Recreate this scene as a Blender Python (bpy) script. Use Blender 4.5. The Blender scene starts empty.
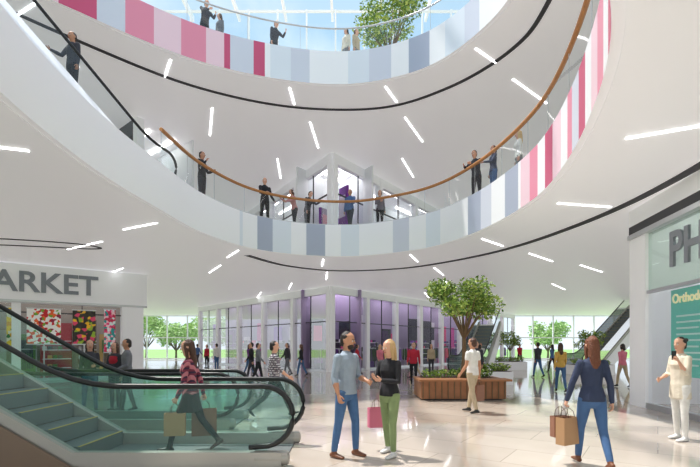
import bpy, math, random
import numpy as np
from mathutils import Vector, Matrix
random.seed(7)
S = bpy.context.scene
COL = S.collection
def V(*a): return Vector(a)
def C(r,g,b):
    f=lambda c:((c/255)/12.92 if c/255<=0.04045 else ((c/255+0.055)/1.055)**2.4)
    return (f(r),f(g),f(b),1.0)
# ------------------------------------------------------------ materials
MC={}
def mat(name,col,rough=0.5,metal=0.0,bump=0.0,bscale=20.0,emit=0.0,var=0.0,spec=0.5):
    if name in MC: return MC[name]
    m=bpy.data.materials.new(name); m.use_nodes=True
    nt=m.node_tree; b=nt.nodes['Principled BSDF']
    b.inputs['Base Color'].default_value=col
    b.inputs['Roughness'].default_value=rough
    b.inputs['Metallic'].default_value=metal
    b.inputs['Specular IOR Level'].default_value=spec
    if emit>0:
        b.inputs['Emission Color'].default_value=col
        b.inputs['Emission Strength'].default_value=emit
    if bump>0 or var>0:
        tc=nt.nodes.new('ShaderNodeTexCoord')
        n=nt.nodes.new('ShaderNodeTexNoise'); n.inputs['Scale'].default_value=bscale; n.inputs['Detail'].default_value=4
        nt.links.new(tc.outputs['Object'],n.inputs['Vector'])
        if bump>0:
            bp=nt.nodes.new('ShaderNodeBump'); bp.inputs['Strength'].default_value=bump; bp.inputs['Distance'].default_value=0.02
            nt.links.new(n.outputs['Fac'],bp.inputs['Height']); nt.links.new(bp.outputs['Normal'],b.inputs['Normal'])
        if var>0:
            mx=nt.nodes.new('ShaderNodeMixRGB'); 
            mx.inputs['Color1'].default_value=tuple(c*(1-var) for c in col[:3])+(1,)
            mx.inputs['Color2'].default_value=tuple(min(1,c*(1+var)) for c in col[:3])+(1,)
            nt.links.new(n.outputs['Fac'],mx.inputs['Fac']); nt.links.new(mx.outputs['Color'],b.inputs['Base Color'])
    MC[name]=m; return m
def glass(name,tint,refl=0.08,body=0.0,bodycol=(1,1,1,1),k=0.8):
    if name in MC: return MC[name]
    m=bpy.data.materials.new(name); m.use_nodes=True; nt=m.node_tree; nt.nodes.clear()
    out=nt.nodes.new('ShaderNodeOutputMaterial'); t=nt.nodes.new('ShaderNodeBsdfTransparent'); t.inputs['Color'].default_value=tint
    g=nt.nodes.new('ShaderNodeBsdfGlossy'); g.inputs['Roughness'].default_value=0.03
    fr=nt.nodes.new('ShaderNodeFresnel'); fr.inputs['IOR'].default_value=1.35
    ad=nt.nodes.new('ShaderNodeMath'); ad.operation='MULTIPLY_ADD'; ad.inputs[1].default_value=k; ad.inputs[2].default_value=refl*0.3
    ad.use_clamp=True
    nt.links.new(fr.outputs[0],ad.inputs[0])
    mx=nt.nodes.new('ShaderNodeMixShader'); nt.links.new(ad.outputs[0],mx.inputs[0]); nt.links.new(t.outputs[0],mx.inputs[1]); nt.links.new(g.outputs[0],mx.inputs[2])
    last=mx
    if body>0:
        d=nt.nodes.new('ShaderNodeBsdfDiffuse'); d.inputs['Color'].default_value=bodycol
        m2=nt.nodes.new('ShaderNodeMixShader'); m2.inputs[0].default_value=body
        nt.links.new(mx.outputs[0],m2.inputs[1]); nt.links.new(d.outputs[0],m2.inputs[2]); last=m2
    nt.links.new(last.outputs[0],out.inputs[0]); MC[name]=m; return m
def plaid(name,c1,c2,c3,sc=14):
    m=mat(name,c1,0.85); nt=m.node_tree; b=nt.nodes['Principled BSDF']
    tc=nt.nodes.new('ShaderNodeTexCoord')
    w1=nt.nodes.new('ShaderNodeTexWave'); w1.bands_direction='Z'; w1.inputs['Scale'].default_value=sc*0.35
    w2=nt.nodes.new('ShaderNodeTexWave'); w2.bands_direction='DIAGONAL'; w2.inputs['Scale'].default_value=sc*0.3
    nt.links.new(tc.outputs['Object'],w1.inputs[0]); nt.links.new(tc.outputs['Object'],w2.inputs[0])
    r1=nt.nodes.new('ShaderNodeMath'); r1.operation='GREATER_THAN'; r1.inputs[1].default_value=0.55
    r2=nt.nodes.new('ShaderNodeMath'); r2.operation='GREATER_THAN'; r2.inputs[1].default_value=0.6
    nt.links.new(w1.outputs['Fac'],r1.inputs[0]); nt.links.new(w2.outputs['Fac'],r2.inputs[0])
    a=nt.nodes.new('ShaderNodeMixRGB'); a.inputs['Color1'].default_value=c1; a.inputs['Color2'].default_value=c2
    bb=nt.nodes.new('ShaderNodeMixRGB'); bb.inputs['Color2'].default_value=c3
    nt.links.new(r1.outputs[0],a.inputs['Fac']); nt.links.new(a.outputs[0],bb.inputs['Color1']); nt.links.new(r2.outputs[0],bb.inputs['Fac'])
    nt.links.new(bb.outputs[0],b.inputs['Base Color']); return m
def picmat(name,cols,scale=6,emit=0.25):
    m=mat(name,cols[0],0.5); nt=m.node_tree; b=nt.nodes['Principled BSDF']
    tc=nt.nodes.new('ShaderNodeTexCoord'); v=nt.nodes.new('ShaderNodeTexVoronoi'); v.inputs['Scale'].default_value=scale
    nt.links.new(tc.outputs['Object'],v.inputs['Vector'])
    r=nt.nodes.new('ShaderNodeValToRGB'); r.color_ramp.interpolation='CONSTANT'
    e=r.color_ramp.elements
    while len(e)<len(cols): e.new(0.5)
    for i,c in enumerate(cols): e[i].position=i/len(cols); e[i].color=c
    sx=nt.nodes.new('ShaderNodeSeparateColor'); nt.links.new(v.outputs['Color'],sx.inputs[0])
    nt.links.new(sx.outputs[0],r.inputs[0]); nt.links.new(r.outputs[0],b.inputs['Base Color'])
    nt.links.new(r.outputs[0],b.inputs['Emission Color']); b.inputs['Emission Strength'].default_value=emit
    return m
white=mat('white_plaster',C(242,242,246),0.6,bump=0.03,bscale=3,emit=.07)  # plain plaster with a slight added glow so white parts look brighter
soffit_m=mat('ceiling_white_added_glow',C(244,243,246),0.4,bump=0.02,bscale=2,emit=.22)  # plain soffit, no lamp behind it; glow added to lift ceiling brightness
black=mat('black_rubber',C(20,22,26),0.35)
dark=mat('dark_track',C(66,66,72),0.6)
wood=mat('oak_handrail',C(184,126,72),0.35,var=0.25,bscale=9)
steel=mat('brushed_steel',C(200,202,206),0.35,metal=0.7)
steeld=mat('step_steel',C(118,124,126),0.45,metal=0.3)
skirtm=mat('escalator_skirt',C(176,172,166),0.4,metal=0.4)
brown=mat('bronze_cladding',C(128,108,92),0.35,metal=0.3,var=0.1,bscale=2)
greyl=mat('grey_letters',C(138,144,154),0.4)
lamp=mat('linear_lamp',(1,1,1,1),emit=5.0)
lampi=mat('shop_lamp',(1,0.97,0.95,1),emit=6.0)
gl_clear=glass('balustrade_glass',(0.90,0.95,0.96,1),0.1)
gl_green=glass('escalator_glass',(0.74,0.93,0.88,1),0.12,0.06,C(140,215,200))
gl_shop=glass('shop_glass',(0.92,0.94,0.97,1),0.05,k=.4)
gl_phar=glass('pharmacy_glass',(0.78,0.90,0.84,1),0.15,0.3,C(190,218,202))
gl_win=glass('window_glass',(0.9,0.96,1,1),0.05)
# ------------------------------------------------------------ mesh builder
class MB:
    def __init__(s): s.v=[];s.f=[];s.m=[];s.sm=[];s.mats=[]
    def mi(s,m):
        if m not in s.mats: s.mats.append(m)
        return s.mats.index(m)
    def face(s,pts,m,sm=False):
        i=len(s.v); s.v+= [tuple(p) for p in pts]; s.f.append(list(range(i,i+len(pts)))); s.m.append(s.mi(m)); s.sm.append(sm)
    def hexa(s,P,m):
        i=len(s.v); s.v+=[tuple(p) for p in P]; k=s.mi(m)
        for q in ((0,3,2,1),(4,5,6,7),(0,1,5,4),(1,2,6,5),(2,3,7,6),(3,0,4,7)):
            s.f.append([i+j for j in q]); s.m.append(k); s.sm.append(False)
    def box(s,c,d,m,rz=0,top=1.0):
        c=Vector(c); R=Matrix.Rotation(rz,3,'Z'); P=[]
        for z,k in ((-1,1),(1,top)):
            for x,y in ((-1,-1),(1,-1),(1,1),(-1,1)):
                P.append(c+R@V(x*d[0]/2*k,y*d[1]/2*k,z*d[2]/2))
        s.hexa(P,m)
    def obox(s,A,B,z0,z1,th,m,off=0):
        A=Vector(A[:2]);B=Vector(B[:2]); d=(B-A).normalized(); n=Vector((-d.y,d.x))
        q=[A+n*(off-th/2),B+n*(off-th/2),B+n*(off+th/2),A+n*(off+th/2)]
        s.hexa([(p.x,p.y,z0) for p in q]+[(p.x,p.y,z1) for p in q],m)
    def strip(s,L1,L2,m,closed=False,sm=True,mf=None):
        n=len(L1); i=len(s.v); s.v+=[tuple(p) for p in L1]+[tuple(p) for p in L2]
        for k in range(n if closed else n-1):
            j=(k+1)%n; s.f.append([i+k,i+j,i+n+j,i+n+k]); s.m.append(s.mi(mf(k) if mf else m)); s.sm.append(sm)
    def loft(s,pts,rad,side,m,n=12,cap=0.8,closed=False):
        rings,fr=loft_rings(pts,rad,side,n,cap,closed)
        i=len(s.v); k=s.mi(m)
        for r in rings: s.v+=[tuple(p) for p in r]
        R=len(rings)
        for a in range(R if closed else R-1):
            b=(a+1)%R
            for j in range(n):
                j2=(j+1)%n
                s.f.append([i+a*n+j,i+a*n+j2,i+b*n+j2,i+b*n+j]); s.m.append(k); s.sm.append(True)
        if not closed:
            s.f.append([i+j for j in range(n)][::-1]); s.m.append(k); s.sm.append(True)
            s.f.append([i+(R-1)*n+j for j in range(n)]); s.m.append(k); s.sm.append(True)
        return fr
    def tube(s,pts,r,m,n=8,closed=False):
        pts=[Vector(p) for p in pts]; t=(pts[1]-pts[0])
        side=V(0,0,1) if abs(t.normalized().z)<0.9 else V(1,0,0)
        s.loft(pts,[(r,r)]*len(pts),side,m,n,0.3,closed)
    def ball(s,c,r,m,n=8):
        c=Vector(c); r=Vector(r) if hasattr(r,'__len__') else V(r,r,r)
        i=len(s.v);k=s.mi(m);R=n//2+1
        for a in range(R):
            th=math.pi*(a+0.02)/(R-1+0.04)
            for j in range(n):
                ph=2*math.pi*j/n
                s.v.append((c.x+r.x*math.sin(th)*math.cos(ph),c.y+r.y*math.sin(th)*math.sin(ph),c.z+r.z*math.cos(th)))
        for a in range(R-1):
            for j in range(n):
                j2=(j+1)%n; s.f.append([i+a*n+j,i+(a+1)*n+j,i+(a+1)*n+j2,i+a*n+j2]); s.m.append(k); s.sm.append(True)
    def obj(s,name,parent=None,loc=None,rz=0):
        me=bpy.data.meshes.new(name); me.from_pydata(s.v,[],s.f)
        for m in s.mats: me.materials.append(m)
        me.polygons.foreach_set('material_index',s.m); me.polygons.foreach_set('use_smooth',s.sm); me.update()
        o=bpy.data.objects.new(name,me); COL.objects.link(o)
        if loc: o.location=loc
        o.rotation_euler=(0,0,rz)
        if parent: o.parent=parent
        return o
def loft_rings(pts,rad,side,n,cap,closed=False):
    pts=[Vector(p) for p in pts]; N=len(pts); fr=[]
    for i in range(N):
        if closed: t=pts[(i+1)%N]-pts[i-1]
        else: t=pts[min(i+1,N-1)]-pts[max(i-1,0)]
        if t.length<1e-9: t=V(0,0,1)
        t.normalize(); a=Vector(side)-t*Vector(side).dot(t)
        if a.length<1e-3:
            a=V(0,1,0.01)-t*V(0,1,0.01).dot(t)
        a.normalize(); b=t.cross(a); fr.append((pts[i],t,a,b,rad[i][0],rad[i][1]))
    def ring(c,a,b,ra,rb): return [c+a*(ra*math.cos(2*math.pi*j/n))+b*(rb*math.sin(2*math.pi*j/n)) for j in range(n)]
    rings=[]
    if not closed and cap>0:
        c,t,a,b,ra,rb=fr[0]; e=min(ra,rb)*cap
        rings.append(ring(c-t*e,a,b,ra*.35,rb*.35)); rings.append(ring(c-t*e*.65,a,b,ra*.78,rb*.78))
    for c,t,a,b,ra,rb in fr: rings.append(ring(c,a,b,ra,rb))
    if not closed and cap>0:
        c,t,a,b,ra,rb=fr[-1]; e=min(ra,rb)*cap
        rings.append(ring(c+t*e*.65,a,b,ra*.78,rb*.78)); rings.append(ring(c+t*e,a,b,ra*.35,rb*.35))
    return rings,fr
def cr(P,seg,closed=True):
    out=[];n=len(P);P=[Vector(p) for p in P]
    for i in range(n if closed else n-1):
        g=(lambda k:P[k%n]) if closed else (lambda k:P[max(0,min(n-1,k))])
        p0,p1,p2,p3=g(i-1),g(i),g(i+1),g(i+2)
        for k in range(seg):
            t=k/seg
            out.append(0.5*((2*p1)+(p2-p0)*t+(2*p0-5*p1+4*p2-p3)*t*t+(-p0+3*p1-3*p2+p3)*t**3))
    if not closed: out.append(P[-1])
    return out
def text(body,size,loc,xdir,m,parent,ext=0.03,width=None,align='LEFT',name='lettering'):
    cu=bpy.data.curves.new(name,'FONT'); cu.body=body; cu.size=size; cu.extrude=ext; cu.offset=size*0.02; cu.align_x=align
    cu.materials.append(m)
    o=bpy.data.objects.new(name,cu); COL.objects.link(o)
    x=Vector(xdir).normalized(); y=V(0,0,1); z=x.cross(y)
    M=Matrix((x,y,z)).transposed().to_4x4(); M.translation=Vector(loc)
    if width:
        bpy.context.view_layer.update(); k=width/max(0.01,o.dimensions.x)
        M=M@Matrix.Diagonal((k,1,1,1))
    o.matrix_world=M
    if parent: o.parent=parent; 
    return o
# ------------------------------------------------------------ floor
fm=mat('polished_stone_floor',C(214,203,190),0.16); nt=fm.node_tree; b=nt.nodes['Principled BSDF']
b.inputs['Specular IOR Level'].default_value=1.0; b.inputs['IOR'].default_value=1.6
tc=nt.nodes.new('ShaderNodeTexCoord'); mp=nt.nodes.new('ShaderNodeMapping'); mp.inputs['Rotation'].default_value=(0,0,0.6)
br=nt.nodes.new('ShaderNodeTexBrick'); br.offset=0.5; br.inputs['Scale'].default_value=1.0
br.inputs['Brick Width'].default_value=1.8; br.inputs['Row Height'].default_value=0.9; br.inputs['Mortar Size'].default_value=0.006
br.inputs['Color1'].default_value=C(198,187,175); br.inputs['Color2'].default_value=C(186,174,162); br.inputs['Mortar'].default_value=C(150,140,130)
nz=nt.nodes.new('ShaderNodeTexNoise'); nz.inputs['Scale'].default_value=0.5; nz.inputs['Detail'].default_value=6
mx=nt.nodes.new('ShaderNodeMixRGB'); mx.blend_type='SOFT_LIGHT'; mx.inputs['Fac'].default_value=0.5
nt.links.new(tc.outputs['Object'],mp.inputs[0]); nt.links.new(mp.outputs[0],br.inputs['Vector']); nt.links.new(tc.outputs['Object'],nz.inputs['Vector'])
nt.links.new(br.outputs['Color'],mx.inputs['Color1']); nt.links.new(nz.outputs['Fac'],mx.inputs['Color2']); nt.links.new(mx.outputs[0],b.inputs['Base Color'])
rr=nt.nodes.new('ShaderNodeMapRange'); rr.inputs[3].default_value=0.02; rr.inputs[4].default_value=0.12; nt.links.new(nz.outputs['Fac'],rr.inputs[0]); nt.links.new(rr.outputs[0],b.inputs['Roughness'])
X0,X1,Y0,Y1=-34,34,-12,54
m=MB(); m.hexa([(X0,Y0,-.3),(X1,Y0,-.3),(X1,Y1,-.3),(X0,Y1,-.3),(X0,Y0,0),(X1,Y0,0),(X1,Y1,0),(X0,Y1,0)],fm); m.obj('floor')
lawn=mat('lawn_grass',C(140,172,100),0.9,var=0.3,bscale=0.6)
m=MB(); m.box((0,60,-.45),(400,400,.2),lawn); m.obj('lawn')
# ------------------------------------------------------------ slabs
P1=[(-5.1,12.3),(-4.75,14.7),(-3.7,16.9),(-2,18.1),(0,18.4),(1.9,17.6),(3.2,16.4),(4.1,14.4),(4.55,12),(4.5,10),(3.9,7.4),(2.9,5),(1.2,3),(-0.8,2.2),(-3.2,3),(-4.8,5.5),(-5.3,9)]
P2=[(-9.3,11.5),(-7.8,13.5),(-5.2,15.6),(-2.2,16.75),(.4,16.9),(2.8,15.85),(4.25,13.7),(4.6,11.5),(4.3,9),(3.2,5.5),(1,3),(-3,2),(-7,3.5),(-9.6,7)]
SEG=16
e1=cr([V(x,y,0) for x,y in P1],SEG); e2=cr([V(x,y,0) for x,y in P2],SEG)
def outer(p,c):
    d=p-c; k=1e9
    if d.x>0:k=min(k,(X1-c.x)/d.x)
    if d.x<0:k=min(k,(X0-c.x)/d.x)
    if d.y>0:k=min(k,(Y1-c.y)/d.y)
    if d.y<0:k=min(k,(Y0-c.y)/d.y)
    return c+d*k
def at(L,z): return [V(p.x,p.y,z) for p in L]
def slab(name,e,c,z0,z1,zf):
    o=[outer(p,c) for p in e]; m=MB()
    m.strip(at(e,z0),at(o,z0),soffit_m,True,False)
    m.strip(at(o,z1),at(e,z1),fm,True,False)
    m.strip(at(o,z0),at(o,z1),white,True,False)
    return m.obj(name)
c1=V(-.3,10.5,0); c2=V(-2.5,9.5,0)
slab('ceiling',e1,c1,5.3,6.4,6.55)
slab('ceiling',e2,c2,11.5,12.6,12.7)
def offc(e,c,d):
    out=[];n=len(e)
    for i in range(n):
        t=(e[(i+1)%n]-e[i-1]).normalized(); nn=V(t.y,-t.x,0)
        if nn.dot(e[i]-c)<0: nn=-nn
        out.append(e[i]+nn*d)
    return out
pw=mat('panel_white',C(242,243,247),0.3,emit=.05); pl=mat('panel_lavender',C(212,216,230),0.3,emit=.03); ps=mat('panel_slate',C(172,180,200),0.3,emit=.03)
pb=mat('panel_paleblue',C(224,231,241),0.3,emit=.04); pp=mat('panel_pink',C(232,142,168),0.3,emit=.03); pm=mat('panel_magenta',C(204,76,118),0.3,emit=.03); pk=mat('panel_palepink',C(240,206,218),0.3,emit=.04)
def fascia(name,e,c,z0,z1,pick):
    ei=offc(e,c,0.0); eo=offc(e,c,0.14); m=MB()
    L=[0]
    for i in range(len(e)): L.append(L[-1]+(e[(i+1)%len(e)]-e[i]).length)
    mf=lambda k: pick(e[k],L[k])
    m.strip(at(ei,z0),at(ei,z1),white,True,True,mf)
    m.strip(at(ei,z1),at(eo,z1),white,True,True)
    m.strip(at(eo,z1),at(eo,z0),white,True,True)
    return m.obj(name)
seq1=[ps,pl,pw,ps,pl,pb,pw,ps,pb,pw,ps,pw,pb,pw,pw,pl,pw,pb,pw,pw]*6
seqr=[pw,pp,pl,pm,pw,pk,pp,pw,pm,pk]*8
def pick1(p,L):
    if p.x<-4.05 or p.y<4 and p.x<0: return white
    if p.x>4.3 and p.y<12.2 or p.y<10: return seqr[int(L/0.5)%len(seqr)]
    return seq1[int(L/0.72)]
def pick2(p,L):
    if p.x<-9 : return pp
    if p.y<9: return pb
    if p.x<-4.6: return [pp,pk,pm,pl,pp,pk][int(L/0.85)%6]
    if p.x<-3.3: return pm if L%1.9<1.1 else pl
    return [ps,pw,pb,pl,pw,pw,pb,pl,pw][int(L/0.75)%9]
fascia('balcony_fascia',e1,c1,5.28,6.55,pick1)
fascia('balcony_fascia',e2,c2,11.48,12.72,pick2)
def track(name,pts,z,w=0.13,closed=False):
    P=cr([V(x,y,0) for x,y in pts],12,closed); L=[];R=[]
    n=len(P)
    for i in range(n):
        t=(P[min(i+1,n-1)]-P[max(i-1,0)]).normalized(); nn=V(-t.y,t.x,0)
        L.append(P[i]+nn*w/2); R.append(P[i]-nn*w/2)
    m=MB(); m.strip(at(L,z),at(R,z),dark); m.strip(at(L,z),at(L,z+.03),dark); m.strip(at(R,z),at(R,z+.03),dark)
    m.obj(name)
track('ceiling_light_track',[(-4.2,18.3),(-3,20.6),(-1,22.0),(1.2,21.9),(3.4,20.7),(5.8,17.5),(7.0,13.5),(7.2,9.8),(6.6,6.5),(5,3)],5.28,0.24)
track('ceiling_light_track',[(-12,11),(-8.9,14.5),(-6,17.1),(-2.5,18.6),(1.25,18.7),(3.8,17.2),(5.4,15),(5.7,12.8),(5.2,8),(3.8,4)],11.48,0.15)
track('ceiling_light_track',[(-14,15.3),(-12,15.5),(-10,16.2),(-9.4,16.9),(-10,17.1),(-12,16.6),(-15,16.0)],5.28,0.12)
def strips(e,c,z,rows,name,w=.05):
    m=MB()
    n=len(e)
    for k,(off,cnt,ln,ph) in enumerate(rows):
        eo=offc(e,c,off)
        for j in range(cnt):
            i=int((j+ph)*n/cnt)%n; p=eo[i]; d=(p-c).normalized()
            if abs(p.x)>30 or p.y>52: continue
            q=p+d*ln
            m.obox((p.x,p.y),(q.x,q.y),z-.02,z-.001,w,lamp)
    m.obj(name)
strips(e1,c1,5.3,[(0.8,11,1.6,.3),(4.2,13,2.4,.8),(8.4,12,2.8,.35),(13.5,14,3.4,.6)],'ceiling_lights',.05)
strips(e2,c2,11.5,[(0.5,11,1.2,.4),(3.0,13,2.6,.1),(7.2,12,2.8,.6)],'ceiling_lights',.06)
def balustrade(name,P,z0,z1,railm,glm,r=0.045):
    m=MB(); m.strip(at(P,z0),at(P,z1),glm)
    m.tube([V(p.x,p.y,z1+r*.6) for p in P],r,railm,8)
    m.tube([V(p.x,p.y,z0+.02) for p in P],0.025,steel,6)
    for i in range(0,len(P),10):
        m.box((P[i].x,P[i].y,(z0+z1)/2),(.012,.012,z1-z0),steel)
    m.obj(name)
i1=offc(e1,c1,0.07); i2=offc(e2,c2,0.07)
balustrade('balcony_railing',i1[0:13*SEG+1],6.55,7.5,wood,gl_clear,0.055)
balustrade('balcony_railing',i2[0:11*SEG],12.72,13.6,steel,gl_clear,0.03)
# ------------------------------------------------------------ escalators
def escalator(name,org,ang,width,run,glm,clad,flat=2.4,trussd=0.9,under=False,steps=True):
    m=MB(); sl=math.tan(math.radians(30)); H=1.02
    def zb(s): return 0 if s<flat else (s-flat)*sl
    r=(H-.22)/2; cz=.27+r*0.98
    for y in (0,width):
        top=[]
        for k in range(13):
            a=math.radians(-80+170*k/12); top.append((r-r*math.cos(a)+0.0,cz+r*math.sin(a)))
        s=top[-1][0]
        zz=top[-1][1]
        for k in range(1,30):
            s2=s+(run-s)*k/29
            b=zb(s2)
            if abs(s2-flat)<0.6: 
                u=(s2-(flat-.6))/1.2; b=u*u*0.6*sl
            top.append((s2,zz+b))
        base=[(run,zb(run)+.18),(min(flat,run-.01),.18),(.35,.18)]
        poly=top+base
        m.face([(p[0],y,p[1]) for p in poly],glm)
        m.tube([V(p[0],y,p[1]) for p in [(top[0][0]+.25,top[0][1]-.02)]+top],0.038,black,8)
        for a,b2 in ((.15,flat),(flat,run)):
            if b2-a<.05: continue
            za,zc=zb(a),zb(b2)
            m.hexa([(a,y-.07,za-.0),(b2,y-.07,zc-.0),(b2,y+.07,zc),(a,y+.07,za),(a,y-.07,za+.19),(b2,y-.07,zc+.19),(b2,y+.07,zc+.19),(a,y+.07,za+.19)],skirtm)
        m.loft([(.08,y,.11),(.5,y,.11)],[(.075,.1)]*2,V(0,1,0),skirtm,10,0.5)
    m.box((flat/2+.1,width/2,.012),(flat-.1,width-.18,.022),steeld)
    st=.4; n=int((run-flat)/st)
    for k in range(n):
        s=flat+k*st; z=zb(s)+.0
        m.box((s+st/2,width/2,z+st*sl-.0-.11),(st,width-.2,.22),steeld)
        m.box((s+.015,width/2,z+st*sl+.001),(.03,width-.2,.006),mat('step_yellow',C(225,190,60),.5))
    a,b2=flat-.3,run
    if b2-flat>.2:
        for y in (-.1,width+.1):
            if trussd is None:
                m.face([(a,y,0),(b2,y,0),(b2,y,zb(b2)+.02),(flat,y,.02)],clad)
            elif under:
                m.face([(0,y,-.1),(flat,y,-trussd),(b2,y,zb(b2)-trussd),(b2,y,zb(b2)+.02),(flat,y,.02),(0,y,.02)],clad)
            else:
                m.face([(a,y,.0),(flat+trussd/sl,y,0),(b2,y,zb(b2)-trussd),(b2,y,zb(b2)+.02),(flat,y,.02)],clad)
        if under:
            m.face([(flat,-.1,-trussd),(b2,-.1,zb(b2)-trussd),(b2,width+.1,zb(b2)-trussd),(flat,width+.1,-trussd)],clad)
        elif trussd is not None:
            m.face([(flat+trussd/sl,-.1,0),(b2,-.1,zb(b2)-trussd),(b2,width+.1,zb(b2)-trussd),(flat+trussd/sl,width+.1,0)],clad)
        m.face([(b2,-.1,max(-.01,zb(b2)-(trussd or 99))),(b2,width+.1,max(-.01,zb(b2)-(trussd or 99))),(b2,width+.1,zb(b2)),(b2,-.1,zb(b2))],clad)
    o=m.obj(name,None,org,ang); return o
escalator('escalator',(-.76,7.35,0),math.pi,1.35,8.6,gl_green,brown,2.9,None)
escalator('moving_walkway',(-2.15,9.8,0),math.pi,1.15,4.4,gl_green,brown,4.4,None)
u=V(-.414,-.91,0); angu=math.atan2(u.y,u.x); latv=V(.91,-.414,0)
LN=V(-5.35,13.85,0)
og=LN-latv*1.5
escalator('escalator',(og.x,og.y,6.4),angu,1.5,9.2,gl_clear,white,0.9,0.9,True)
m=MB(); Lb=[];Lt=[];Lm=[]
left=[p for p in e1 if p.x<-4.2 and p.y<12.9]
left.sort(key=lambda p:-p.y)
for p in left:
    t=max(0,(13.85-p.y)/.91)
    q=LN+u*t+latv*.12
    zt=6.4+max(0,(t-.9))*.577+.2
    tp=V(min(q.x,p.x-.02),p.y,max(zt,6.56)); bt=V(p.x,p.y,6.5)
    Lb.append(bt); Lt.append(tp); Lm.append((bt+tp)/2+V(-.12,0,-.05)*min(1,t*.3))
m.strip(Lb,Lm,white); m.strip(Lm,Lt,white)
m.obj('escalator_parapet')
# ------------------------------------------------------------ facades
def curtain(name,A,B,z0,z1,step,rails,fw=.08,g=gl_win):
    m=MB(); A=Vector(A);B=Vector(B); L=(B-A).length; d=(B-A)/L; n=int(L/step)
    m.face([(A.x,A.y,z0),(B.x,B.y,z0),(B.x,B.y,z1),(A.x,A.y,z1)],g)
    for k in range(n+1):
        p=A+d*(L*k/n); m.box((p.x,p.y,(z0+z1)/2),(fw,fw*1.6,z1-z0),white,math.atan2(d.y,d.x))
    for z in rails: m.obox(A,B,z-fw/2,z+fw/2,fw*1.4,white)
    return m.obj(name)
curtain('window_1',(-34,53.8),(34,53.8),0,5.3,2.4,[0.1,2.6,5.2],.12)
curtain('window_2',(-26,30),(26,30),12.6,24,1.9,[12.7,16.5,20,23.9],.11)
curtain('window_3',(-34,53.8),(34,53.8),6.4,11.5,2.4,[6.5,9,11.4],.12)
m=MB()
for k in range(9):
    x=-14+k*3.2; m.box((x,9,24.1),(.16,44,.35),white)
for k in range(9):
    y=-10+k*4.8; m.box((-1,y,24.1),(27,.12,.25),white)
m.obj('skylight_frame')
# ------------------------------------------------------------ shops
shop_cols=[C(110,30,140),C(205,40,150),C(40,28,60),C(215,205,220),C(140,80,190),C(56,46,66),C(90,50,130),C(225,70,130),C(40,40,52),C(60,30,80)]
smats=[mat('merch_%d'%i,c,0.6,emit=0.06) for i,c in enumerate(shop_cols)]
bright=mat('shop_interior_lilac',C(168,150,186),0.7)
brightw=mat('shop_interior_white',C(225,228,230),0.7,emit=0.05)
def shop(name,A,B,z0,z1,rs,head=0.45,bay=3.6,depth=2.6,cols=smats,lampz=True,inward=1,headm=white,glm=gl_shop,racks=True,back=bright,hi=3.9):
    rn=random.Random(rs); A=Vector(A);B=Vector(B); L=(B-A).length; d=(B-A)/L; n=Vector((-d.y,d.x))*inward
    m=MB(); rz=math.atan2(d.y,d.x)
    m.obox(A,B,z1-head,z1-.002,.3,headm)
    m.obox(A,B,z0,z0+.12,.16,steel)
    m.face([(A.x,A.y,z0),(B.x,B.y,z0),(B.x,B.y,z1-head),(A.x,A.y,z1-head)],glm)
    nb=max(1,int(L/bay))
    for k in range(nb+1):
        p=A+d*(L*k/nb); m.box((p.x,p.y,(z0+z1)/2-.001),(.34,.34,z1-z0-.004),white,rz)
    for k in range(nb*2):
        p=A+d*(L*k/(nb*2)); m.box((p.x,p.y,(z0+z1-head)/2),(.04,.06,z1-head-z0),dark,rz)
    m.obox(A,B,z0+3.1,z0+3.16,.07,dark)
    Ai=A+n*depth;Bi=B+n*depth
    m.obox(Ai,Bi,z0,z1-.01,.1,back)
    s=0.3
    while s<L-1.3:
        w=rn.uniform(.6,1.5); h=rn.uniform(1.9,hi); dd=rn.uniform(.45,.95)*depth-.15
        p=A+d*(s+w/2)+n*dd
        m.box((p.x,p.y,z0+h/2),(w,.12,h),rn.choice(cols),rz)
        if rn.random()<.6:
            m.box((p.x-n.x*.1,p.y-n.y*.1,z0+h*.72),(w*.7,.03,h*.3),rn.choice(cols),rz)
        if rn.random()<.5:   # shelf units with folded goods
            for zq in (.5,.95,1.4,1.85):
                m.box((p.x-n.x*.25,p.y-n.y*.25,z0+zq),(w*.9,.36,.03),white,rz)
                for kq in range(int(w*.8/.22)):
                    pc=p-n*.25+d*(-w*.38+kq*.22); m.box((pc.x,pc.y,z0+zq+.1),(.17,.28,.17),rn.choice(cols),rz)
        elif racks:
            zr=z0+1.45; pr=A+d*(s+w/2)+n*(rn.uniform(.4,.9))
            m.box((pr.x,pr.y,zr),(w*.9,.03,.03),steel,rz)
            for sg in (-1,1):
                pe=pr+d*sg*w*.43; m.box((pe.x,pe.y,z0+.72),(.03,.03,1.45),steel,rz)
            c=rn.choice(cols)
            for q in range(int(w*.8/.09)):
                pc=pr+d*(-w*.4+q*.09)
                if rn.random()<.3: c=rn.choice(cols)
                m.box((pc.x,pc.y,zr-.45-rn.uniform(0,.1)),(.05,.42,.85),c,rz,top=.7)
        s+=w+rn.uniform(.1,.4)
    if lampz:
        for k in range(nb):
            for q in (.8,2.0):
                p=A+d*(L*(k+.5)/nb)+n*q; m.box((p.x,p.y,z1-.06),(bay*.7,.1,.05),lampi,rz)
    return m.obj(name)
shop('clothing_shop',(-1.25,27.75),(-14.2,42.7),0,5.29,12,inward=-1)
shop('fashion_shop',(-1.15,27.75),(19.2,53.0),0,5.29,5,inward=1)
shop('upper_shop',(-.95,23.2),(-9.5,36.5),6.4,11.49,8,inward=-1,head=.5,back=brightw)
shop('upper_shop',(-.85,23.2),(9.5,37),6.4,11.49,9,inward=1,head=.5,back=brightw)
shop('upper_shop',(-9.2,19.6),(-18,27),6.4,11.49,14,inward=-1,head=.7,headm=dark,back=brightw)
Am=(-19,17.03);Bm=(-10.9,23.27)
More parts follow.
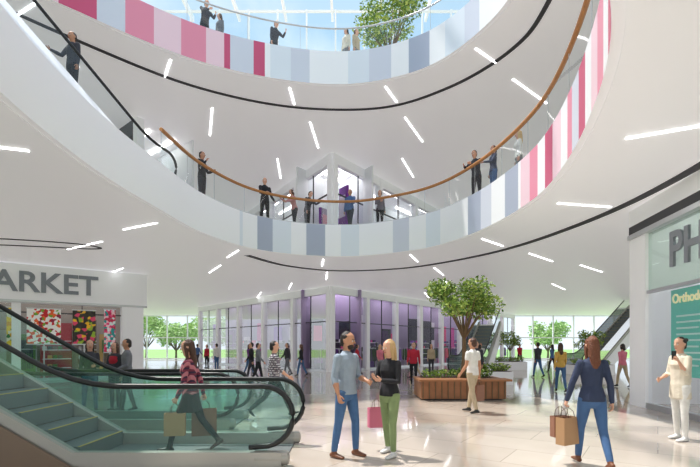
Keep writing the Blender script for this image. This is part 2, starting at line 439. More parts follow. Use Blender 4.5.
fruit=picmat('fruit_print',[C(200,20,40),C(245,243,240),C(245,243,240),C(110,170,40),C(235,100,40),C(245,243,240),C(150,20,60),C(245,243,240)],9,.08)
flow=picmat('flower_print',[C(52,50,40),C(245,190,40),C(40,36,30),C(225,70,110),C(60,60,46),C(150,180,50),C(46,40,40)],7,.08)
wine=picmat('bottle_print',[C(215,160,30),C(40,110,40),C(225,222,205),C(225,222,205),C(235,200,40)],8,.08)
market_cols=[mat('m%d'%i,c,.6,emit=.04) for i,c in enumerate([C(200,200,196),C(90,130,60),C(210,170,100),C(50,56,66),C(170,50,60),C(120,100,84)])]
mk=shop('market_shop',Am,Bm,0,5.29,21,head=1.75,bay=4.8,inward=1,back=mat('market_back',C(170,160,150),.7),hi=3.0,cols=market_cols)
dm=(Vector((-10.6,23.5))-Vector((-19,17.03))).normalized(); nm=Vector((-dm.y,dm.x)); rzm=math.atan2(dm.y,dm.x)
def mpt(s,off): return Vector((-15.4,19.8))+dm*s+nm*off
m=MB()
for s,w,z0,z1,mm in ((-.6,.9,.9,3.4,wine),(.45,.45,1.5,3.3,wine),(1.6,1.3,1.7,3.3,fruit),(3.2,.95,1.7,3.3,flow),(4.3,.5,1.3,3.4,picmat('vase_print',[C(235,70,130),C(225,235,235),C(40,150,150),C(200,40,80),C(245,200,210)],9,.08))):
    p=mpt(s,-.12); m.box((p.x,p.y,(z0+z1)/2),(w,.04,z1-z0),mm,rzm)
    m.box((p.x,p.y,z1+.02),(w+.06,.06,.05),steel,rzm); m.box((p.x,p.y,z0-.02),(w+.06,.06,.05),steel,rzm)
    m.box((p.x,p.y,z0/2),(.05,.05,z0),steel,rzm)
m.obj('poster_display')
m=MB()
p=mpt(5.3,-.05); m.box((p.x,p.y,2.64),(.95,.5,5.28),white,rzm); m.obj('column')
sg=MB(); a=mpt(-4.4,-.24); b_=mpt(6.0,-.24); sg.obox(a,b_,3.62,5.25,.08,white); sg.obox(a,b_,3.56,3.66,.14,steel)
sgo=sg.obj('market_sign')
p=mpt(-1.35,-.30); text('MARKET',1.28,(p.x,p.y,4.05),(dm.x,dm.y,0),greyl,sgo,width=5.05)
def phx(Y): return 7.8-.13*(12.4-Y)
m=MB(); A=(phx(12.4),12.4);B=(phx(5),5.0)
m.obox(A,B,4.62,4.85,.22,dark); m.obox(A,B,4.5,4.62,.3,steel)
m.obox(A,B,2.95,3.03,.1,steel); m.obox(A,B,0,.14,.14,steel)
m.face([(A[0],A[1],3.03),(B[0],B[1],3.03),(B[0],B[1],4.5),(A[0],A[1],4.5)],gl_phar)
m.face([(A[0],A[1],.14),(B[0],B[1],.14),(B[0],B[1],2.95),(A[0],A[1],2.95)],gl_shop)
m.obox(A,B,4.85,5.29,.2,white)
for Y in (12.4,9.0,6.5):
    m.box((phx(Y),Y,2.3),(.08,.08,4.6),steel,.13)
m.obox((phx(12.42),12.42),(phx(11.6),11.6),0,4.5,.16,white)
m.box((11.3,8.8,2.65),(.1,7.4,5.2),brightw); m.obox((7.8,12.45),(11.4,12.45),0,5.28,.12,white)
for z in (.5,1.0,1.5,2.0,2.5):
    m.box((10.9,9,z),(.5,6.6,.04),white)
    rn=random.Random(int(z*10))
    y=5.9
    while y<12:
        h=rn.uniform(.15,.34); w=rn.uniform(.1,.3); m.box((10.85,y,z+.02+h/2),(.2,w,h),rn.choice([mat('box_g',C(90,180,150),.5),mat('box_w',C(235,240,240),.5),mat('box_b',C(120,170,210),.5),mat('box_y',C(240,210,110),.5),mat('box_r',C(220,100,100),.5)])); y+=w+.05
m.box((8.9,9.2,.55),(.6,3.0,1.1),white); m.box((8.9,9.2,1.12),(.7,3.1,.05),greyl)
m.box((9.5,9.2,5.2),(.15,5.5,.05),lampi)
pho=m.obj('pharmacy_shop')
text('PHARMACY',1.12,(phx(10.5)-.1,10.5,3.45),(-.13,-1,0),greyl,pho,width=5.6)
teal=mat('poster_teal',C(112,196,180),.5,emit=.1)
m=MB(); m.obox((phx(10.75)+.1,10.75),(phx(9.2)+.1,9.2),.9,2.92,.03,teal)
for k in range(9): m.obox((phx(10.5)+.07,10.5),(phx(9.7)+.07,9.7-.1*(k%3)),1.15+k*.14,1.19+k*.14,.02,mat('poster_line',C(220,245,238),.5))
po=m.obj('pharmacy_poster')
text('Orthodontics',.3,(phx(10.62)+.04,10.62,2.6),(-.13,-1,0),mat('poster_yellow',C(250,240,190),.5,emit=.2),po,.01,width=1.75)
escalator('escalator',(6.6,24.0,0),math.radians(62),1.4,8.0,gl_green,white,2.6,1.0)
escalator('escalator',(15.5,30,0),math.radians(35),1.5,10.3,gl_clear,white,2.0,1.0)
# ------------------------------------------------------------ planting
leafm=[mat('leaf_%d'%i,c,.6) for i,c in enumerate([C(112,146,58),C(150,176,76),C(84,118,50),C(180,198,104)])]
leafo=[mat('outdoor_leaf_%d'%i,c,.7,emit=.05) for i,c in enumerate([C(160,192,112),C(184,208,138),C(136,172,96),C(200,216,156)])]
bark=mat('bark',C(120,98,74),.9,bump=.4,bscale=30)
def foliage(m,c,r,n,size,rn,ms=leafm):
    c=Vector(c)
    for _ in range(n):
        d=V(rn.gauss(0,1),rn.gauss(0,1),rn.gauss(0,1)).normalized()*(rn.random()**.4)
        p=c+V(d.x*r[0],d.y*r[1],d.z*r[2])
        a=V(rn.gauss(0,1),rn.gauss(0,1),rn.gauss(0,.6)).normalized(); bb=a.cross(V(rn.gauss(0,1),rn.gauss(0,1),rn.gauss(0,1))).normalized()
        s=size*rn.uniform(.6,1.3)
        m.face([p-a*s,p+bb*s*.45,p+a*s,p-bb*s*.45],rn.choice(ms))
def tree(name,x,y,z,h,R,rs,leaves=2600,size=.07,flat=.75,trunk=.07,ms=leafm):
    rn=random.Random(rs); m=MB(); top=V(x,y,z+h)
    base=V(x,y,z); mid=V(x+.05,y,z+(h-R*flat)*.7)
    m.loft([base,(base+mid)/2+V(.03,0,0),mid,top-V(0,0,R*flat*.6)],[(trunk*1.3,)*2,(trunk,)*2,(trunk*.85,)*2,(trunk*.3,)*2],V(1,0,0),bark,8,.2)
    nb=11; cc=top-V(0,0,R*flat*.2)
    for k in range(nb):
        a=k*2.4; rr=R*rn.uniform(.45,.8); e=V(x+math.cos(a)*rr,y+math.sin(a)*rr,cc.z+rn.uniform(-.45,.6)*R*flat)
        m.loft([mid,(mid+e)/2+V(0,0,.05),e],[(trunk*.5,)*2,(trunk*.3,)*2,(trunk*.12,)*2],V(0,0.3,1),bark,6,.2)
        foliage(m,e,(R*.42,R*.42,R*.3*flat/.75),leaves//(nb+1),size,rn,ms)
    foliage(m,(x,y,cc.z),(R*.7,R*.7,R*flat*.6),leaves//(nb+1)*2,size,rn,ms)
    m.obj(name)
tree('potted_tree',3.5,14.0,.62,2.55,1.15,4,3600,.065,.74)
tree('potted_tree',1.75,20.2,13.36,3.3,1.5,6,3600,.085,1.1)
tree('potted_tree',13.6,25.5,.56,1.5,.75,9,1100,.07,.8,.04)
tree('potted_tree',10.8,30.5,.56,1.6,.8,10,1100,.07,.8,.04)
for k,(x,y,h,R) in enumerate([(-24,62,4.2,3),(-29,64,5,3.4),(-20,66,4.5,3.2),(-35,64,4,3),(29,66,4.0,3.0),(-14,68,4,3)]):
    tree('tree',x,y,-.35,h,R,20+k,1700,.28,.8,.15,leafo)
woodp=mat('planter_wood',C(158,106,70),.5,var=.25,bscale=6); soil=mat('soil',C(60,44,34),.95)
m=MB(); rn=random.Random(2)
m.box((3.35,14.0,.3),(2.5,1.5,.52),woodp); m.box((3.35,14,.03),(2.3,1.3,.06),dark)
for k in range(9):
    m.box((3.35,13.05+k*.075,.60),(2.7,.06,.06),woodp)
m.box((3.35,14.25,.59),(2.6,.95,.05),woodp); m.box((3.35,14.2,.60),(2.3,.8,.03),soil)
for k in range(14): m.box((2.15+k*.185,13.24,.3),(.03,.02,.5),bark)
for k in range(10): foliage(m,(2.4+k*.21,14.15,.74),(.16,.25,.14),60,.06,rn)
m.obj('planter_bench')
for px_,py_,pw_ in ((13.6,25.5,2.2),(10.8,30.5,2.0),(5.9,19.0,1.6)):
    m=MB(); m.box((px_,py_,.27),(pw_,1.1,.54),white); m.box((px_,py_,.545),(pw_-.1,1.0,.02),soil)
    for k in range(8): foliage(m,(px_-pw_*.42+k*pw_*.12,py_,.7),(.2,.3,.18),45,.08,rn)
    m.obj('planter_box')
m=MB(); m.box((1.75,20.2,12.97),(1.1,1.1,.74),white,0,1.1); m.box((1.75,20.2,13.345),(1,1,.02),soil); m.obj('tree_pot')
# ------------------------------------------------------------ people
skinA=mat('skin_light',C(222,170,144),.5); skinB=mat('skin_tan',C(196,142,112),.5)
eyew=mat('eye_white',C(240,238,235),.3); eyed=mat('eye_dark',C(40,28,22),.3); lipm=mat('lips',C(178,90,88),.45)
def cloth(n,c): return mat('cloth_'+n,c,.85,bump=.5,bscale=12,var=.18)
hb=mat('hair_brown',C(78,50,36),.5,bump=.5,bscale=60); hd=mat('hair_dark',C(40,31,28),.5,bump=.5,bscale=60)
hbl=mat('hair_blond',C(205,170,120),.5,bump=.5,bscale=60,var=.2); ha=mat('hair_auburn',C(112,64,42),.5,bump=.8,bscale=50,var=.3)
def person(name,x,y,z,ang,H=1.75,fem=False,skin=skinA,hair=hd,top=None,bottom=None,shoes=None,L=(0,2),R=(0,2),aL=(0,8,10,0),aR=(0,8,10,0),cL=.5,cR=.5,lean=0,turn=0,nod=0,style='short',sleeve='long',hem=.9,skirt=None,coat=None,vox=.02,legskin=None,loose=0.0,stance=.0):
    sc=H/1.75; lo=[]
    def add(pts,rad,side,mats,cap=.8):
        if not isinstance(mats,(list,tuple)): mats=[mats]*(len(pts)-1)
        lo.append(([Vector(p) for p in pts],rad,Vector(side),mats,cap))
    legs={}
    for s,(th,kn) in ((-1,L),(1,R)):
        t=math.radians(th); k=math.radians(th-kn)
        hip=V(s*.09,0,0); knee=hip+V(s*(.012+stance),math.sin(t),-math.cos(t)).normalized()*.43; ank=knee+V(s*stance,math.sin(k),-math.cos(k)).normalized()*.41
        pitch=0
        if th-kn<-12: pitch=math.radians(min(62,-(th-kn)-8))
        if th-kn>12: pitch=-math.radians(min(20,(th-kn)-8))
        legs[s]=(hip,knee,ank,pitch)
    def low(ank,p):
        c,s_=math.cos(p),math.sin(p)
        return min(ank.z-.08*c, ank.z-.075*c-.19*s_+0, ank.z-.08*c+.06*s_)
    pz=-min(low(l[2],l[3]) for l in legs.values()); dz=pz-.92
    off=V(0,0,pz)
    for s in (-1,1):
        hip,knee,ank,p=legs[s]; hip=hip+off;knee=knee+off;ank=ank+off
        lm=legskin or bottom; w=(.0 if legskin else .006)
        mt=(hip+knee)/2; mc=knee.lerp(ank,.35)
        add([hip,mt,knee,mc,ank+(knee-ank)*.06],[(.084+w,.09+w),(.07+w,.076+w),(.05+w,.054+w),(.048+w,.054+w),(.034+w*1.4,.038+w*1.4)],(1,0,0),lm)
        c,s_=math.cos(p),math.sin(p)
        F=lambda yy,zz: ank+V(0,yy*c+zz*s_,-yy*s_+zz*c)
        add([F(-.045,-.045),F(.02,-.04),F(.09,-.052),F(.165,-.06)],[(.034,.035),(.038,.04),(.046,.028),(.036,.02)],(1,0,0),shoes,.8)
        add([ank+(knee-ank)*.1,F(0,-.04)],[(.04,.043),(.036,.042)],(1,0,0),shoes)
    ln=math.radians(lean); RX=Matrix.Rotation(-ln,3,'X'); piv=V(0,0,.95)
    def U(p): 
        p=Vector(p)
        if p.z>.95: p=piv+RX@(p-piv)
        return p+V(0,0,dz)
    if fem: T=[(.85,.12,.10,0),(.92,.168,.122,-.005),(.99,.155,.112,0),(1.09,.122,.095,0),(1.2,.138,.105,.008),(1.29,.148,.125,.018),(1.37,.152,.108,.005),(1.425,.135,.08,-.005),(1.465,.07,.06,-.01)]; sx=.152
    else:   T=[(.85,.12,.10,0),(.92,.162,.118,0),(.99,.158,.115,0),(1.09,.148,.11,.002),(1.2,.16,.118,.005),(1.29,.172,.125,.008),(1.37,.18,.12,.003),(1.43,.16,.092,-.006),(1.47,.08,.068,-.01)]; sx=.182
    w=loose
    add([U((0,o,zz)) for zz,a,b_,o in T],[(a+w,b_+w) for zz,a,b_,o in T],(1,0,0),[bottom if (T[i][0]+T[i+1][0])/2<.98 else top for i in range(len(T)-1)],.5)
    cm=coat or top
    if hem<.98:
        k=.03 if coat else .016
        add([U((0,0,hem)),U((0,0,.97)),U((0,0,1.08))],[((.175 if not coat else .185)+w,.13+w),(.168+w,.125+w),(T[3][1]+k*.6+w,T[3][2]+k*.5+w)],(1,0,0),cm,.15)
    if skirt:
        zb_,sm_=skirt
        add([U((0,0,zb_)),U((0,0,.9)),U((0,0,1.04))],[(.2,.16),(.178,.13),(.13,.10)],(1,0,0),sm_,.12)
    if coat:
        add([U((s_*0,-.012,zz)) for s_,zz in ((0,1.0),(0,1.2),(0,1.32),(0,1.42),(0,1.47))],[(.165,.13),(.168,.13),(.178,.13),(.168,.105),(.085,.075)],(1,0,0),coat,.2)
    add([U((0,-.012,1.43)),U((0,-.002,1.5)),U((0,.008,1.56))],[(.058,.058),(.05,.052),(.05,.055)],(1,0,0),skin,.5)
    RH=Matrix.Rotation(math.radians(turn),3,'Z')@Matrix.Rotation(-math.radians(nod),3,'X'); pn=V(0,0,1.52)
    def Hd(p): return U(pn+RH@(Vector(p)-pn))
    hx=RH@V(1,0,0)
    hs=[(1.522,.026,.03,.06),(1.545,.048,.062,.035),(1.585,.064,.085,.018),(1.63,.073,.095,.012),(1.67,.077,.099,.008),(1.71,.07,.09,.004),(1.74,.045,.06,0)]
    add([Hd((0,o,zz)) for zz,a,b_,o in hs],[(a,b_) for zz,a,b_,o in hs],hx,skin,.4)
    add([Hd((0,.106,1.645)),Hd((0,.125,1.607))],[(.008,.008),(.014,.012)],hx,skin,.6)
    for s in (-1,1): add([Hd((s*.077,.0,1.605)),Hd((s*.083,-.005,1.65))],[(.007,.014),(.009,.02)],hx,skin,.6)
    if hair:
        add([Hd((0,-.055,1.575)),Hd((0,-.03,1.64)),Hd((0,-.008,1.70)),Hd((0,.002,1.745))],[(.06,.05),(.081,.08),(.079,.092),(.05,.062)],hx,hair,.5)
        if style in('long','bob'):
            zb_=1.34 if style=='long' else 1.5
            add([Hd((0,-.04,1.68)),Hd((0,-.062,1.60)),Hd((0,-.075,(1.60+zb_)/2+.02)),Hd((.012,-.09,(1.6+zb_*2)/3)),Hd((-.005,-.095,zb_))],[(.078,.058),(.078,.05),(.074,.042),(.066,.036),(.036,.02)],hx,hair,.5)
            for s in(-1,1): add([Hd((s*.052,.02,1.71)),Hd((s*.078,.012,1.62)),Hd((s*.078,.0,max(zb_+.05,1.44)))],[(.026,.033),(.018,.032),(.014,.022)],hx,hair,.6)
        if style=='bun': add([Hd((0,-.1,1.70)),Hd((0,-.135,1.715))],[(.042,.042),(.035,.035)],hx,hair,.9)
        if style=='beard': add([Hd((0,.07,1.535)),Hd((0,.06,1.565))],[(.045,.05),(.062,.052)],hx,hair,.4)
    hands=[];ex=MB()
    for s,(fw,ab,bd,inw),cu in ((-1,aL,cL),(1,aR,cR)):
        fw,ab,bd,inw=[math.radians(q) for q in (fw,ab,bd,inw)]
        sh=U((s*sx,-.005,1.405))
        ud=V(s*math.sin(ab),math.sin(fw)*math.cos(ab),-math.cos(fw)*math.cos(ab))
        fd=V(-s*math.sin(inw),math.sin(fw+bd)*math.cos(inw),-math.cos(fw+bd)*math.cos(inw))
        if abs(inw)<.01: fd=(fd+V(s*math.sin(ab)*.6,0,0)).normalized()
        el=sh+ud*.285; wr=el+fd*.245
        w=.009
        armm=coat or top
        m1=[sh,sh+ud*.14,sh+ud*.17,el,el+fd*.08,el+fd*.16,wr]
        if sleeve=='long': ms=[armm]*6; ws=[w]*7
        elif sleeve=='rolled': ms=[armm]*4+[skin]*2; ws=[w]*5+[0,0]
        elif sleeve=='short': ms=[armm,armm,skin,skin,skin,skin]; ws=[w,w+.004,0,0,0,0,0]
        else: ms=[skin]*6; ws=[0]*7
        rb=[.056,.047,.045,.038,.039,.034,.025] if not fem else [.047,.04,.038,.033,.034,.029,.022]
        hint=V(0,1,.9)
        q=(hint-fd*hint.dot(fd)).normalized()
        add(m1,[(r+k,r+k) for r,k in zip(rb,ws)],q,ms,.8)
        n_=fd.cross(q)
        if n_.dot(V(-s,0,0))<0: n_=-n_
        h=fd
        hl=.92 if fem else 1.0
        kn=wr+h*.085*hl
        add([wr-h*.01,wr+h*.04*hl,kn],[(.024,.018),(.036*hl,.016),(.036*hl,.013)],q,skin,.6)
        for i,ln_ in enumerate((.072,.08,.074,.058)):
            bse=kn+q*(.027-.018*i)*hl-h*.008; al=cu*.5; pts=[bse]; pp_=bse
            for sg,fr in enumerate((.45,.32,.27)):
                pp_=pp_+(h*math.cos(al)+n_*math.sin(al))*ln_*hl*fr; pts.append(pp_); al+=cu*.9
            ex.loft([p*sc for p in pts],[(r*sc*hl,)*2 for r in (.0095,.009,.008,.0068)],q,skin,6,.8)
        tb=wr+h*.028+q*.022; t1=tb+(q*.62+h*.7+n_*.3).normalized()*.038; t2=t1+(q*.15+h*.85+n_*(.35+cu*.3)).normalized()*.03
        ex.loft([p*sc for p in (tb,t1,t2)],[(.012*sc,)*2,(.0105*sc,)*2,(.008*sc,)*2],n_,skin,6,.8)
        hands.append((kn+n_*.03+h*.01)*sc)
    raw=MB()
    for pts,rad,side,ms,cap in lo: raw.loft(pts,rad,side,skin,12,cap)
    me=bpy.data.meshes.new('tmp'); me.from_pydata(raw.v,[],raw.f); me.update()
    to=bpy.data.objects.new('tmp',me); COL.objects.link(to)
    md=to.modifiers.new('r','REMESH'); md.mode='VOXEL'; md.voxel_size=vox
    ms_=to.modifiers.new('s','SMOOTH'); ms_.factor=.5; ms_.iterations=3 if vox<.015 else 1
    dg=bpy.context.evaluated_depsgraph_get(); ev=to.evaluated_get(dg); nm_=bpy.data.meshes.new_from_object(ev)
    nv=len(nm_.vertices); co=np.empty(nv*3); nm_.vertices.foreach_get('co',co); co=co.reshape(-1,3)
    F=[list(p.vertices) for p in nm_.polygons]
    cen=np.empty(len(F)*3); nm_.polygons.foreach_get('center',cen); cen=cen.reshape(-1,3)
    bpy.data.objects.remove(to); bpy.data.meshes.remove(nm_); bpy.data.meshes.remove(me)
    best=np.full(len(F),1e9); lab=np.zeros(len(F),int); out=MB()
    for pts,rad,side,ms,cap in lo:
        _,fr=loft_rings(pts,rad,side,4,0)
        for i in range(len(pts)-1):
            p0=np.array(pts[i]);p1=np.array(pts[i+1]); d=p1-p0; l2=d@d
            if l2<1e-9: continue
            t=np.clip(((cen-p0)@d)/l2,0,1); c=p0+t[:,None]*d; r=cen-c
            A=np.array((fr[i][2]+fr[i+1][2]).normalized()); B=np.array((fr[i][3]+fr[i+1][3]).normalized()); Tn=d/math.sqrt(l2)
            ra=rad[i][0]*(1-t)+rad[i+1][0]*t; rb_=rad[i][1]*(1-t)+rad[i+1][1]*t; mn=np.minimum(ra,rb_)
            sc_=(np.sqrt((r@A/ra)**2+(r@B/rb_)**2+(r@Tn/(mn*max(cap,.15)))**2)-1)*mn
            k=out.mi(ms[i]); sel=sc_<best; best[sel]=sc_[sel]; lab[sel]=k
    out.v=[tuple(p) for p in (co*sc)]; out.f=F; out.m=[int(k) for k in lab]; out.sm=[True]*len(F)
    def merge(o):
        i=len(out.v); out.v+=o.v
        for f,k,s_ in zip(o.f,o.m,o.sm): out.f.append([i+j for j in f]); out.m.append(out.mi(o.mats[k])); out.sm.append(s_)
    merge(ex)
    if hair:
        for s in (-1,1):
            out.ball(Hd((s*.031,.098,1.638))*sc,.0115*sc,eyew,6); out.ball(Hd((s*.031,.107,1.638))*sc,.006*sc,eyed,6)
            out.loft([Hd((s*.018,.108,1.66))*sc,Hd((s*.048,.096,1.662))*sc],[(.004,.004)]*2,V(0,0,1),hair,5,.5)
        out.loft([Hd((-.022,.1,1.573))*sc,Hd((0,.108,1.573))*sc,Hd((.022,.1,1.573))*sc],[(.005,.005),(.008,.007),(.005,.005)],V(0,0,1),lipm,6,.5)
    o=out.obj(name,None,(x,y,z),math.radians(ang))
    Rz=Matrix.Rotation(math.radians(ang),3,'Z')
    return [Rz@h+V(x,y,z) for h in hands]
def bag(name,hand,w,h,d,m_,rz=0,handle=.13):
    m=MB(); hm=mat('bag_cord',C(90,70,55),.7)
    z1=-handle; z0=z1-h
    for sx_,sy_,cx,cy in ((w,.006,0,d/2),(w,.006,0,-d/2),(.006,d,w/2,0),(.006,d,-w/2,0)):
        m.box((cx,cy,(z0+z1)/2),(sx_,sy_,h),m_)
    m.box((0,0,z0),(w,d,.006),m_)
    for sy_ in (-1,1):
        m.tube([V(-w*.22,sy_*d/2,z1-.01),V(-w*.2,sy_*d*.35,z1+handle*.6),V(-.02,0,0),V(.02,0,0),V(w*.2,sy_*d*.35,z1+handle*.6),V(w*.22,sy_*d/2,z1-.01)],.004,hm,5)
    m.obj(name,None,tuple(hand),rz)
jeans=cloth('jeans',C(72,108,152)); jeansd=cloth('jeans_dark',C(70,104,150)); ltblue=cloth('shirt_greyblue',C(150,164,180)); blk=cloth('black',C(34,34,40))
khaki=cloth('khaki_green',C(134,152,106)); navy=cloth('denim_navy',C(52,62,90)); whitec=cloth('white',C(230,228,224)); beige=cloth('beige',C(190,172,144)); cream=cloth('cream',C(222,212,194))
grey=cloth('grey',C(120,122,128)); redc=cloth('red',C(190,40,60)); yel=cloth('mustard',C(216,174,88)); purp=cloth('purple',C(120,70,140)); dgrey=cloth('charcoal',C(62,62,70)); pink=cloth('pink',C(225,130,150)); blue=cloth('blue',C(80,110,160))
boots=mat('boots_brown',C(120,74,50),.5); shb=mat('shoe_black',C(24,24,26),.4); shw=mat('shoe_white',C(225,225,225),.4)
plr=plaid('plaid_red',C(120,44,66),C(58,38,62),C(196,120,130)); plb=plaid('plaid_grey',C(215,212,215),C(50,48,58),C(120,110,120),18)
kraft=mat('bag_kraft',C(182,142,104),.7); bagpk=mat('bag_pink',C(222,120,150),.6); bagbr=mat('bag_brown',C(146,102,82),.6)
person('man_in_shirt',-.05,6.5,0,-128,1.8,False,skinB,hd,ltblue,jeans,boots,L=(8,10),R=(-6,2),aL=(8,10,68,20),aR=(-4,12,28,0),cL=.6,cR=.8,turn=14,nod=5,style='beard',sleeve='rolled',hem=.9,vox=.009,stance=.07)
hh=person('woman_in_black_jacket',.58,6.6,0,136,1.69,True,skinA,hbl,blk,khaki,shw,L=(10,8),R=(-8,4),aL=(12,12,86,42),aR=(10,14,95,30),cL=.7,cR=.5,turn=-8,nod=3,style='long',hem=.92,vox=.009,stance=.06)
bag('shopping_bag',(.41,6.95,.78),.26,.3,.1,bagpk,.3)
hh=person('woman_walking_away',3.2,5.95,0,-4,1.72,True,skinA,ha,navy,jeansd,boots,L=(18,8),R=(-14,14),aL=(4,20,8,0),aR=(-14,10,16,0),cL=1.1,cR=.6,style='long',hem=.9,vox=.009,loose=.004)
bag('shopping_bag',hh[0]+V(0,0,-.02),.3,.36,.13,kraft,.5); bag('shopping_bag',hh[0]+V(-.05,.1,-.02),.24,.28,.1,bagbr,.2)
hh=person('woman_with_shopping_bags',-2.38,6.72,.025,95,1.69,True,skinA,hb,plr,blk,shb,L=(26,12),R=(-20,18),aL=(6,10,16,0),aR=(-24,8,12,0),cL=1.1,cR=1.1,style='long',hem=.8,lean=3,skirt=(.66,blk),vox=.01,legskin=blk)
bag('shopping_bag',hh[1]+V(0,0,-.02),.36,.40,.14,bagbr,.3); bag('shopping_bag',hh[0]+V(0.0,0,-.02),.28,.32,.12,kraft,.2)
person('man_walking',-1.72,10.2,0,-78,1.78,False,skinA,hd,plb,blk,shb,L=(32,10),R=(-28,22),aL=(-18,8,20,0),aR=(22,8,30,0),style='short',sleeve='rolled',vox=.012)
hh=person('man_with_bag',2.93,10.75,0,40,1.78,False,skinB,hb,whitec,beige,shb,L=(-8,8),R=(14,4),aL=(5,8,30,0),aR=(-4,12,10,0),cR=1.1,sleeve='short',vox=.012)
bag('shopping_bag',hh[1]+V(0,0,-.02),.3,.38,.13,bagbr,.7)
hh=person('woman_on_phone',5.62,7.66,0,100,1.74,True,skinA,hd,cream,whitec,shw,L=(4,4),R=(-4,3),aL=(20,10,132,8),aR=(10,8,60,15),cL=1.0,turn=5,style='bun',hem=.72,coat=cream,sleeve='rolled',vox=.01,stance=.04)
m=MB(); m.box((0,0,0),(.02,.075,.15),black); m.obj('smartphone',None,tuple(hh[0]+V(0,0,.03)),math.radians(100))
person('shopper_woman',-6.3,10.9,0,-150,1.74,True,skinA,hd,dgrey,jeansd,shb,aL=(10,8,80,20),style='long',vox=.014,stance=.04)
person('shopper_woman',-5.9,11.3,0,170,1.68,True,skinA,hb,redc,blk,shb,aR=(10,8,60,10),style='long',coat=dgrey,vox=.014)
person('shopper_man',-5.45,11.0,0,120,1.76,False,skinB,hd,grey,blk,shb,aL=(5,8,60,20),vox=.014,L=(10,4),R=(-8,8))
ww=dict(L=(16,6),R=(-14,14),aL=(-14,8,14,0),aR=(16,8,24,0))
person('shopper_woman',7.3,15.6,0,-10,1.7,True,skinA,hb,yel,jeans,shb,style='long',**ww)
person('shopper_woman',10.6,17.5,0,10,1.68,True,skinA,hd,pink,beige,shb,style='bob',**ww)
person('shopper_man',2.6,18.4,0,170,1.74,False,skinA,hd,redc,blk,shb,**ww)
person('shopper_woman',6.2,21.5,0,-60,1.66,True,skinA,hd,blk,redc,shb,style='bob')
person('shopper_man',9.6,23,0,20,1.78,False,skinB,hd,dgrey,jeansd,shb,**ww)
person('shopper_man',-4.6,21,0,100,1.76,False,skinA,hd,blk,dgrey,shb,**ww)
person('shopper_woman',-5.7,25.5,0,-120,1.7,True,skinA,hb,purp,jeans,shb,style='long',**ww)
person('shopper_man',-8.6,29,0,60,1.75,False,skinA,hd,whitec,jeans,shb)
person('shopper_woman',4.6,25.5,0,180,1.7,True,skinA,hb,beige,dgrey,shb,style='long')
person('shopper_man',4.9,17.4,0,140,1.78,False,skinA,hd,dgrey,blk,shb,stance=.05)
person('shopper_man',-4.0,19.6,0,-80,1.72,False,skinA,hd,grey,blk,shb,**ww)
person('shopper_woman',-10.5,33,0,160,1.7,True,skinA,hb,redc,blk,shb,style='bob')
person('shopper_man',-12.2,36,0,-30,1.76,False,skinA,hd,blue,dgrey,shb,**ww)
person('shopper_woman',1.6,24,0,-160,1.68,True,skinA,hbl,pink,grey,shb,style='long',**ww)
person('shopper_man',7.9,27.2,0,150,1.77,False,skinB,hd,whitec,jeansd,shb,**ww)
person('shopper_woman',12.4,27.6,0,30,1.69,True,skinA,hd,blue,blk,shb,style='long',**ww)
person('shopper_man',13.2,35,0,200,1.77,False,skinA,hd,redc,dgrey,shb,**ww)
person('shopper_woman',-2.6,24,0,80,1.69,True,skinA,hb,blk,jeans,shb,style='long',**ww)
person('shopper_man',-3.4,24.3,0,120,1.76,False,skinA,hd,dgrey,grey,shb,**ww)
person('shopper_woman',0.4,25.6,0,-90,1.68,True,skinA,hd,redc,jeans,shb,style='bob',**ww)
person('shopper_man',3.2,22.3,0,60,1.77,False,skinA,hb,blue,beige,shb,**ww)
Z1=6.4
person('visitor_man_on_phone',-5.05,15.35,Z1,-100,1.82,False,skinB,hd,blk,dgrey,shb,aR=(25,10,125,10),aL=(20,8,70,20),stance=.05)
person('visitor_man',-3.4,17.95,Z1,-140,1.9,False,skinA,hd,blk,blk,shb,aR=(20,10,60,20),aL=(-5,22,40,0),stance=.06,turn=-20)
person('visitor_woman',-2.3,18.7,Z1,130,1.68,True,skinA,hb,cloth('pinkish',C(214,150,150)),dgrey,shb,aR=(55,10,50,10),aL=(40,8,40,10),style='bob',lean=14,L=(8,4),R=(-4,4))
person('visitor_man',-1.8,18.95,Z1,-120,1.7,False,skinA,hd,dgrey,blk,shb,aL=(50,10,50,10),lean=12,nod=12)
person('visitor_man',0.0,19.0,Z1,150,1.8,False,skinB,hd,blue,dgrey,shb,aL=(20,10,70,25),L=(12,6),R=(-10,8),turn=25)
person('visitor_woman',1.25,18.8,Z1,200,1.7,True,skinA,hd,grey,blk,shb,style='bob',aR=(10,14,95,30),turn=-30)
person('visitor_man',4.3,15.3,Z1,130,1.82,False,skinA,hd,dgrey,blk,shb,aL=(40,10,50,20),aR=(40,8,50,20),lean=10,stance=.05)
person('visitor_woman',4.7,14.75,Z1,95,1.76,True,skinA,hb,navy,jeansd,shb,aL=(30,10,60,20),style='bob',turn=20)
person('visitor_woman',5.1,13.6,Z1,80,1.7,True,skinA,hbl,whitec,grey,shb,style='long',L=(10,4),R=(-8,8))
Z2=12.6
person('visitor_man',-5.4,16.7,Z2,-130,1.76,False,skinA,hd,dgrey,blk,shb,aL=(35,10,50,20),aR=(40,8,50,20),lean=12)
person('visitor_woman',-4.95,17.1,Z2,150,1.62,True,skinA,hb,grey,blk,shb,style='bob',turn=-20)
person('visitor_man',-3.0,17.75,Z2,-130,1.76,False,skinA,hd,dgrey,blk,shb,aL=(40,10,60,20),lean=12)
person('visitor_woman',-.15,18.0,Z2,140,1.7,True,skinA,hd,cream,grey,shb,style='bob')
person('visitor_man',.25,18.15,Z2,-120,1.76,False,skinA,hb,beige,grey,shb,turn=20)
tt=2.9; q=LN+u*tt-latv*.55
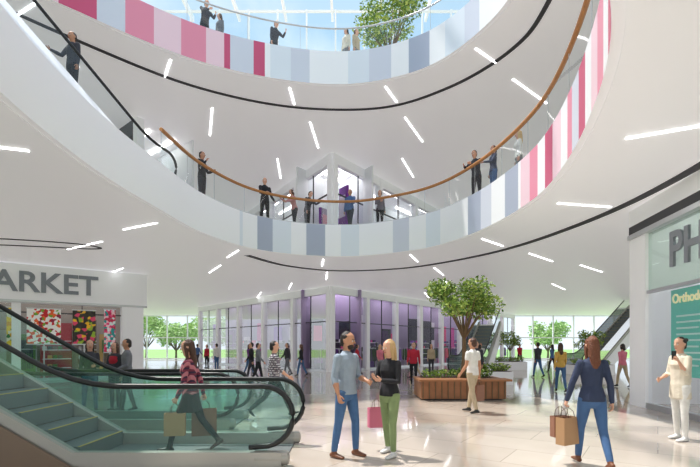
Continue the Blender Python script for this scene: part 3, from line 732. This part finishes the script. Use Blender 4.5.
person('escalator_rider',q.x,q.y,6.4+(math.floor((tt-.9)/.4)+1)*.4*.577,math.degrees(angu)-90,1.78,False,skinB,hd,dgrey,blk,shb,aR=(30,8,60,0))
mq=mat('mannequin_dark',C(40,36,46),.4)
for x_,y_ in ((.7,31.0),(1.9,32.4),(3.3,34.3),(-2.4,30.6),(-4.6,33.0)):
    person('mannequin',x_,y_+.1,0.0,180,1.85,True,mq,None,mq,mq,mq,aL=(0,14,30,0),aR=(0,14,10,0))
# ------------------------------------------------------------ world / lights / camera
w=bpy.data.worlds.new('World'); S.world=w; w.use_nodes=True; nt=w.node_tree; bg=nt.nodes['Background']
tc=nt.nodes.new('ShaderNodeTexCoord'); sp=nt.nodes.new('ShaderNodeSeparateXYZ'); nt.links.new(tc.outputs['Generated'],sp.inputs[0])
rp=nt.nodes.new('ShaderNodeValToRGB'); nt.links.new(sp.outputs['Z'],rp.inputs[0])
e=rp.color_ramp.elements; e[0].position=0; e[0].color=C(232,240,247); e[1].position=.75; e[1].color=C(160,198,226)
nz=nt.nodes.new('ShaderNodeTexNoise'); nz.inputs['Scale'].default_value=3.5; nz.inputs['Detail'].default_value=7; nt.links.new(tc.outputs['Generated'],nz.inputs['Vector'])
r2=nt.nodes.new('ShaderNodeValToRGB'); r2.color_ramp.elements[0].position=.45; r2.color_ramp.elements[1].position=.66; nt.links.new(nz.outputs['Fac'],r2.inputs[0])
mx=nt.nodes.new('ShaderNodeMixRGB'); mx.inputs['Color2'].default_value=(.86,.9,.94,1); nt.links.new(r2.outputs[0],mx.inputs['Fac']); nt.links.new(rp.outputs[0],mx.inputs['Color1'])
nt.links.new(mx.outputs[0],bg.inputs['Color']); bg.inputs['Strength'].default_value=1.2
sl=bpy.data.lights.new('sun','SUN'); sl.energy=5.0; sl.angle=math.radians(1.5); sl.color=(1,.96,.9)
so=bpy.data.objects.new('sun',sl); COL.objects.link(so); so.rotation_euler=V(.38,-.22,-1).to_track_quat('-Z','Y').to_euler()
cam=bpy.data.cameras.new('camera'); co_=bpy.data.objects.new('camera',cam); COL.objects.link(co_)
co_.location=(0,0,1.6); co_.rotation_euler=(math.pi/2,0,0); cam.sensor_width=36; cam.lens=36*450/700; cam.shift_y=(346-233.5)/700; cam.clip_end=500
S.camera=co_
S.view_settings.view_transform='Standard'; S.view_settings.look='None'; S.view_settings.exposure=.12
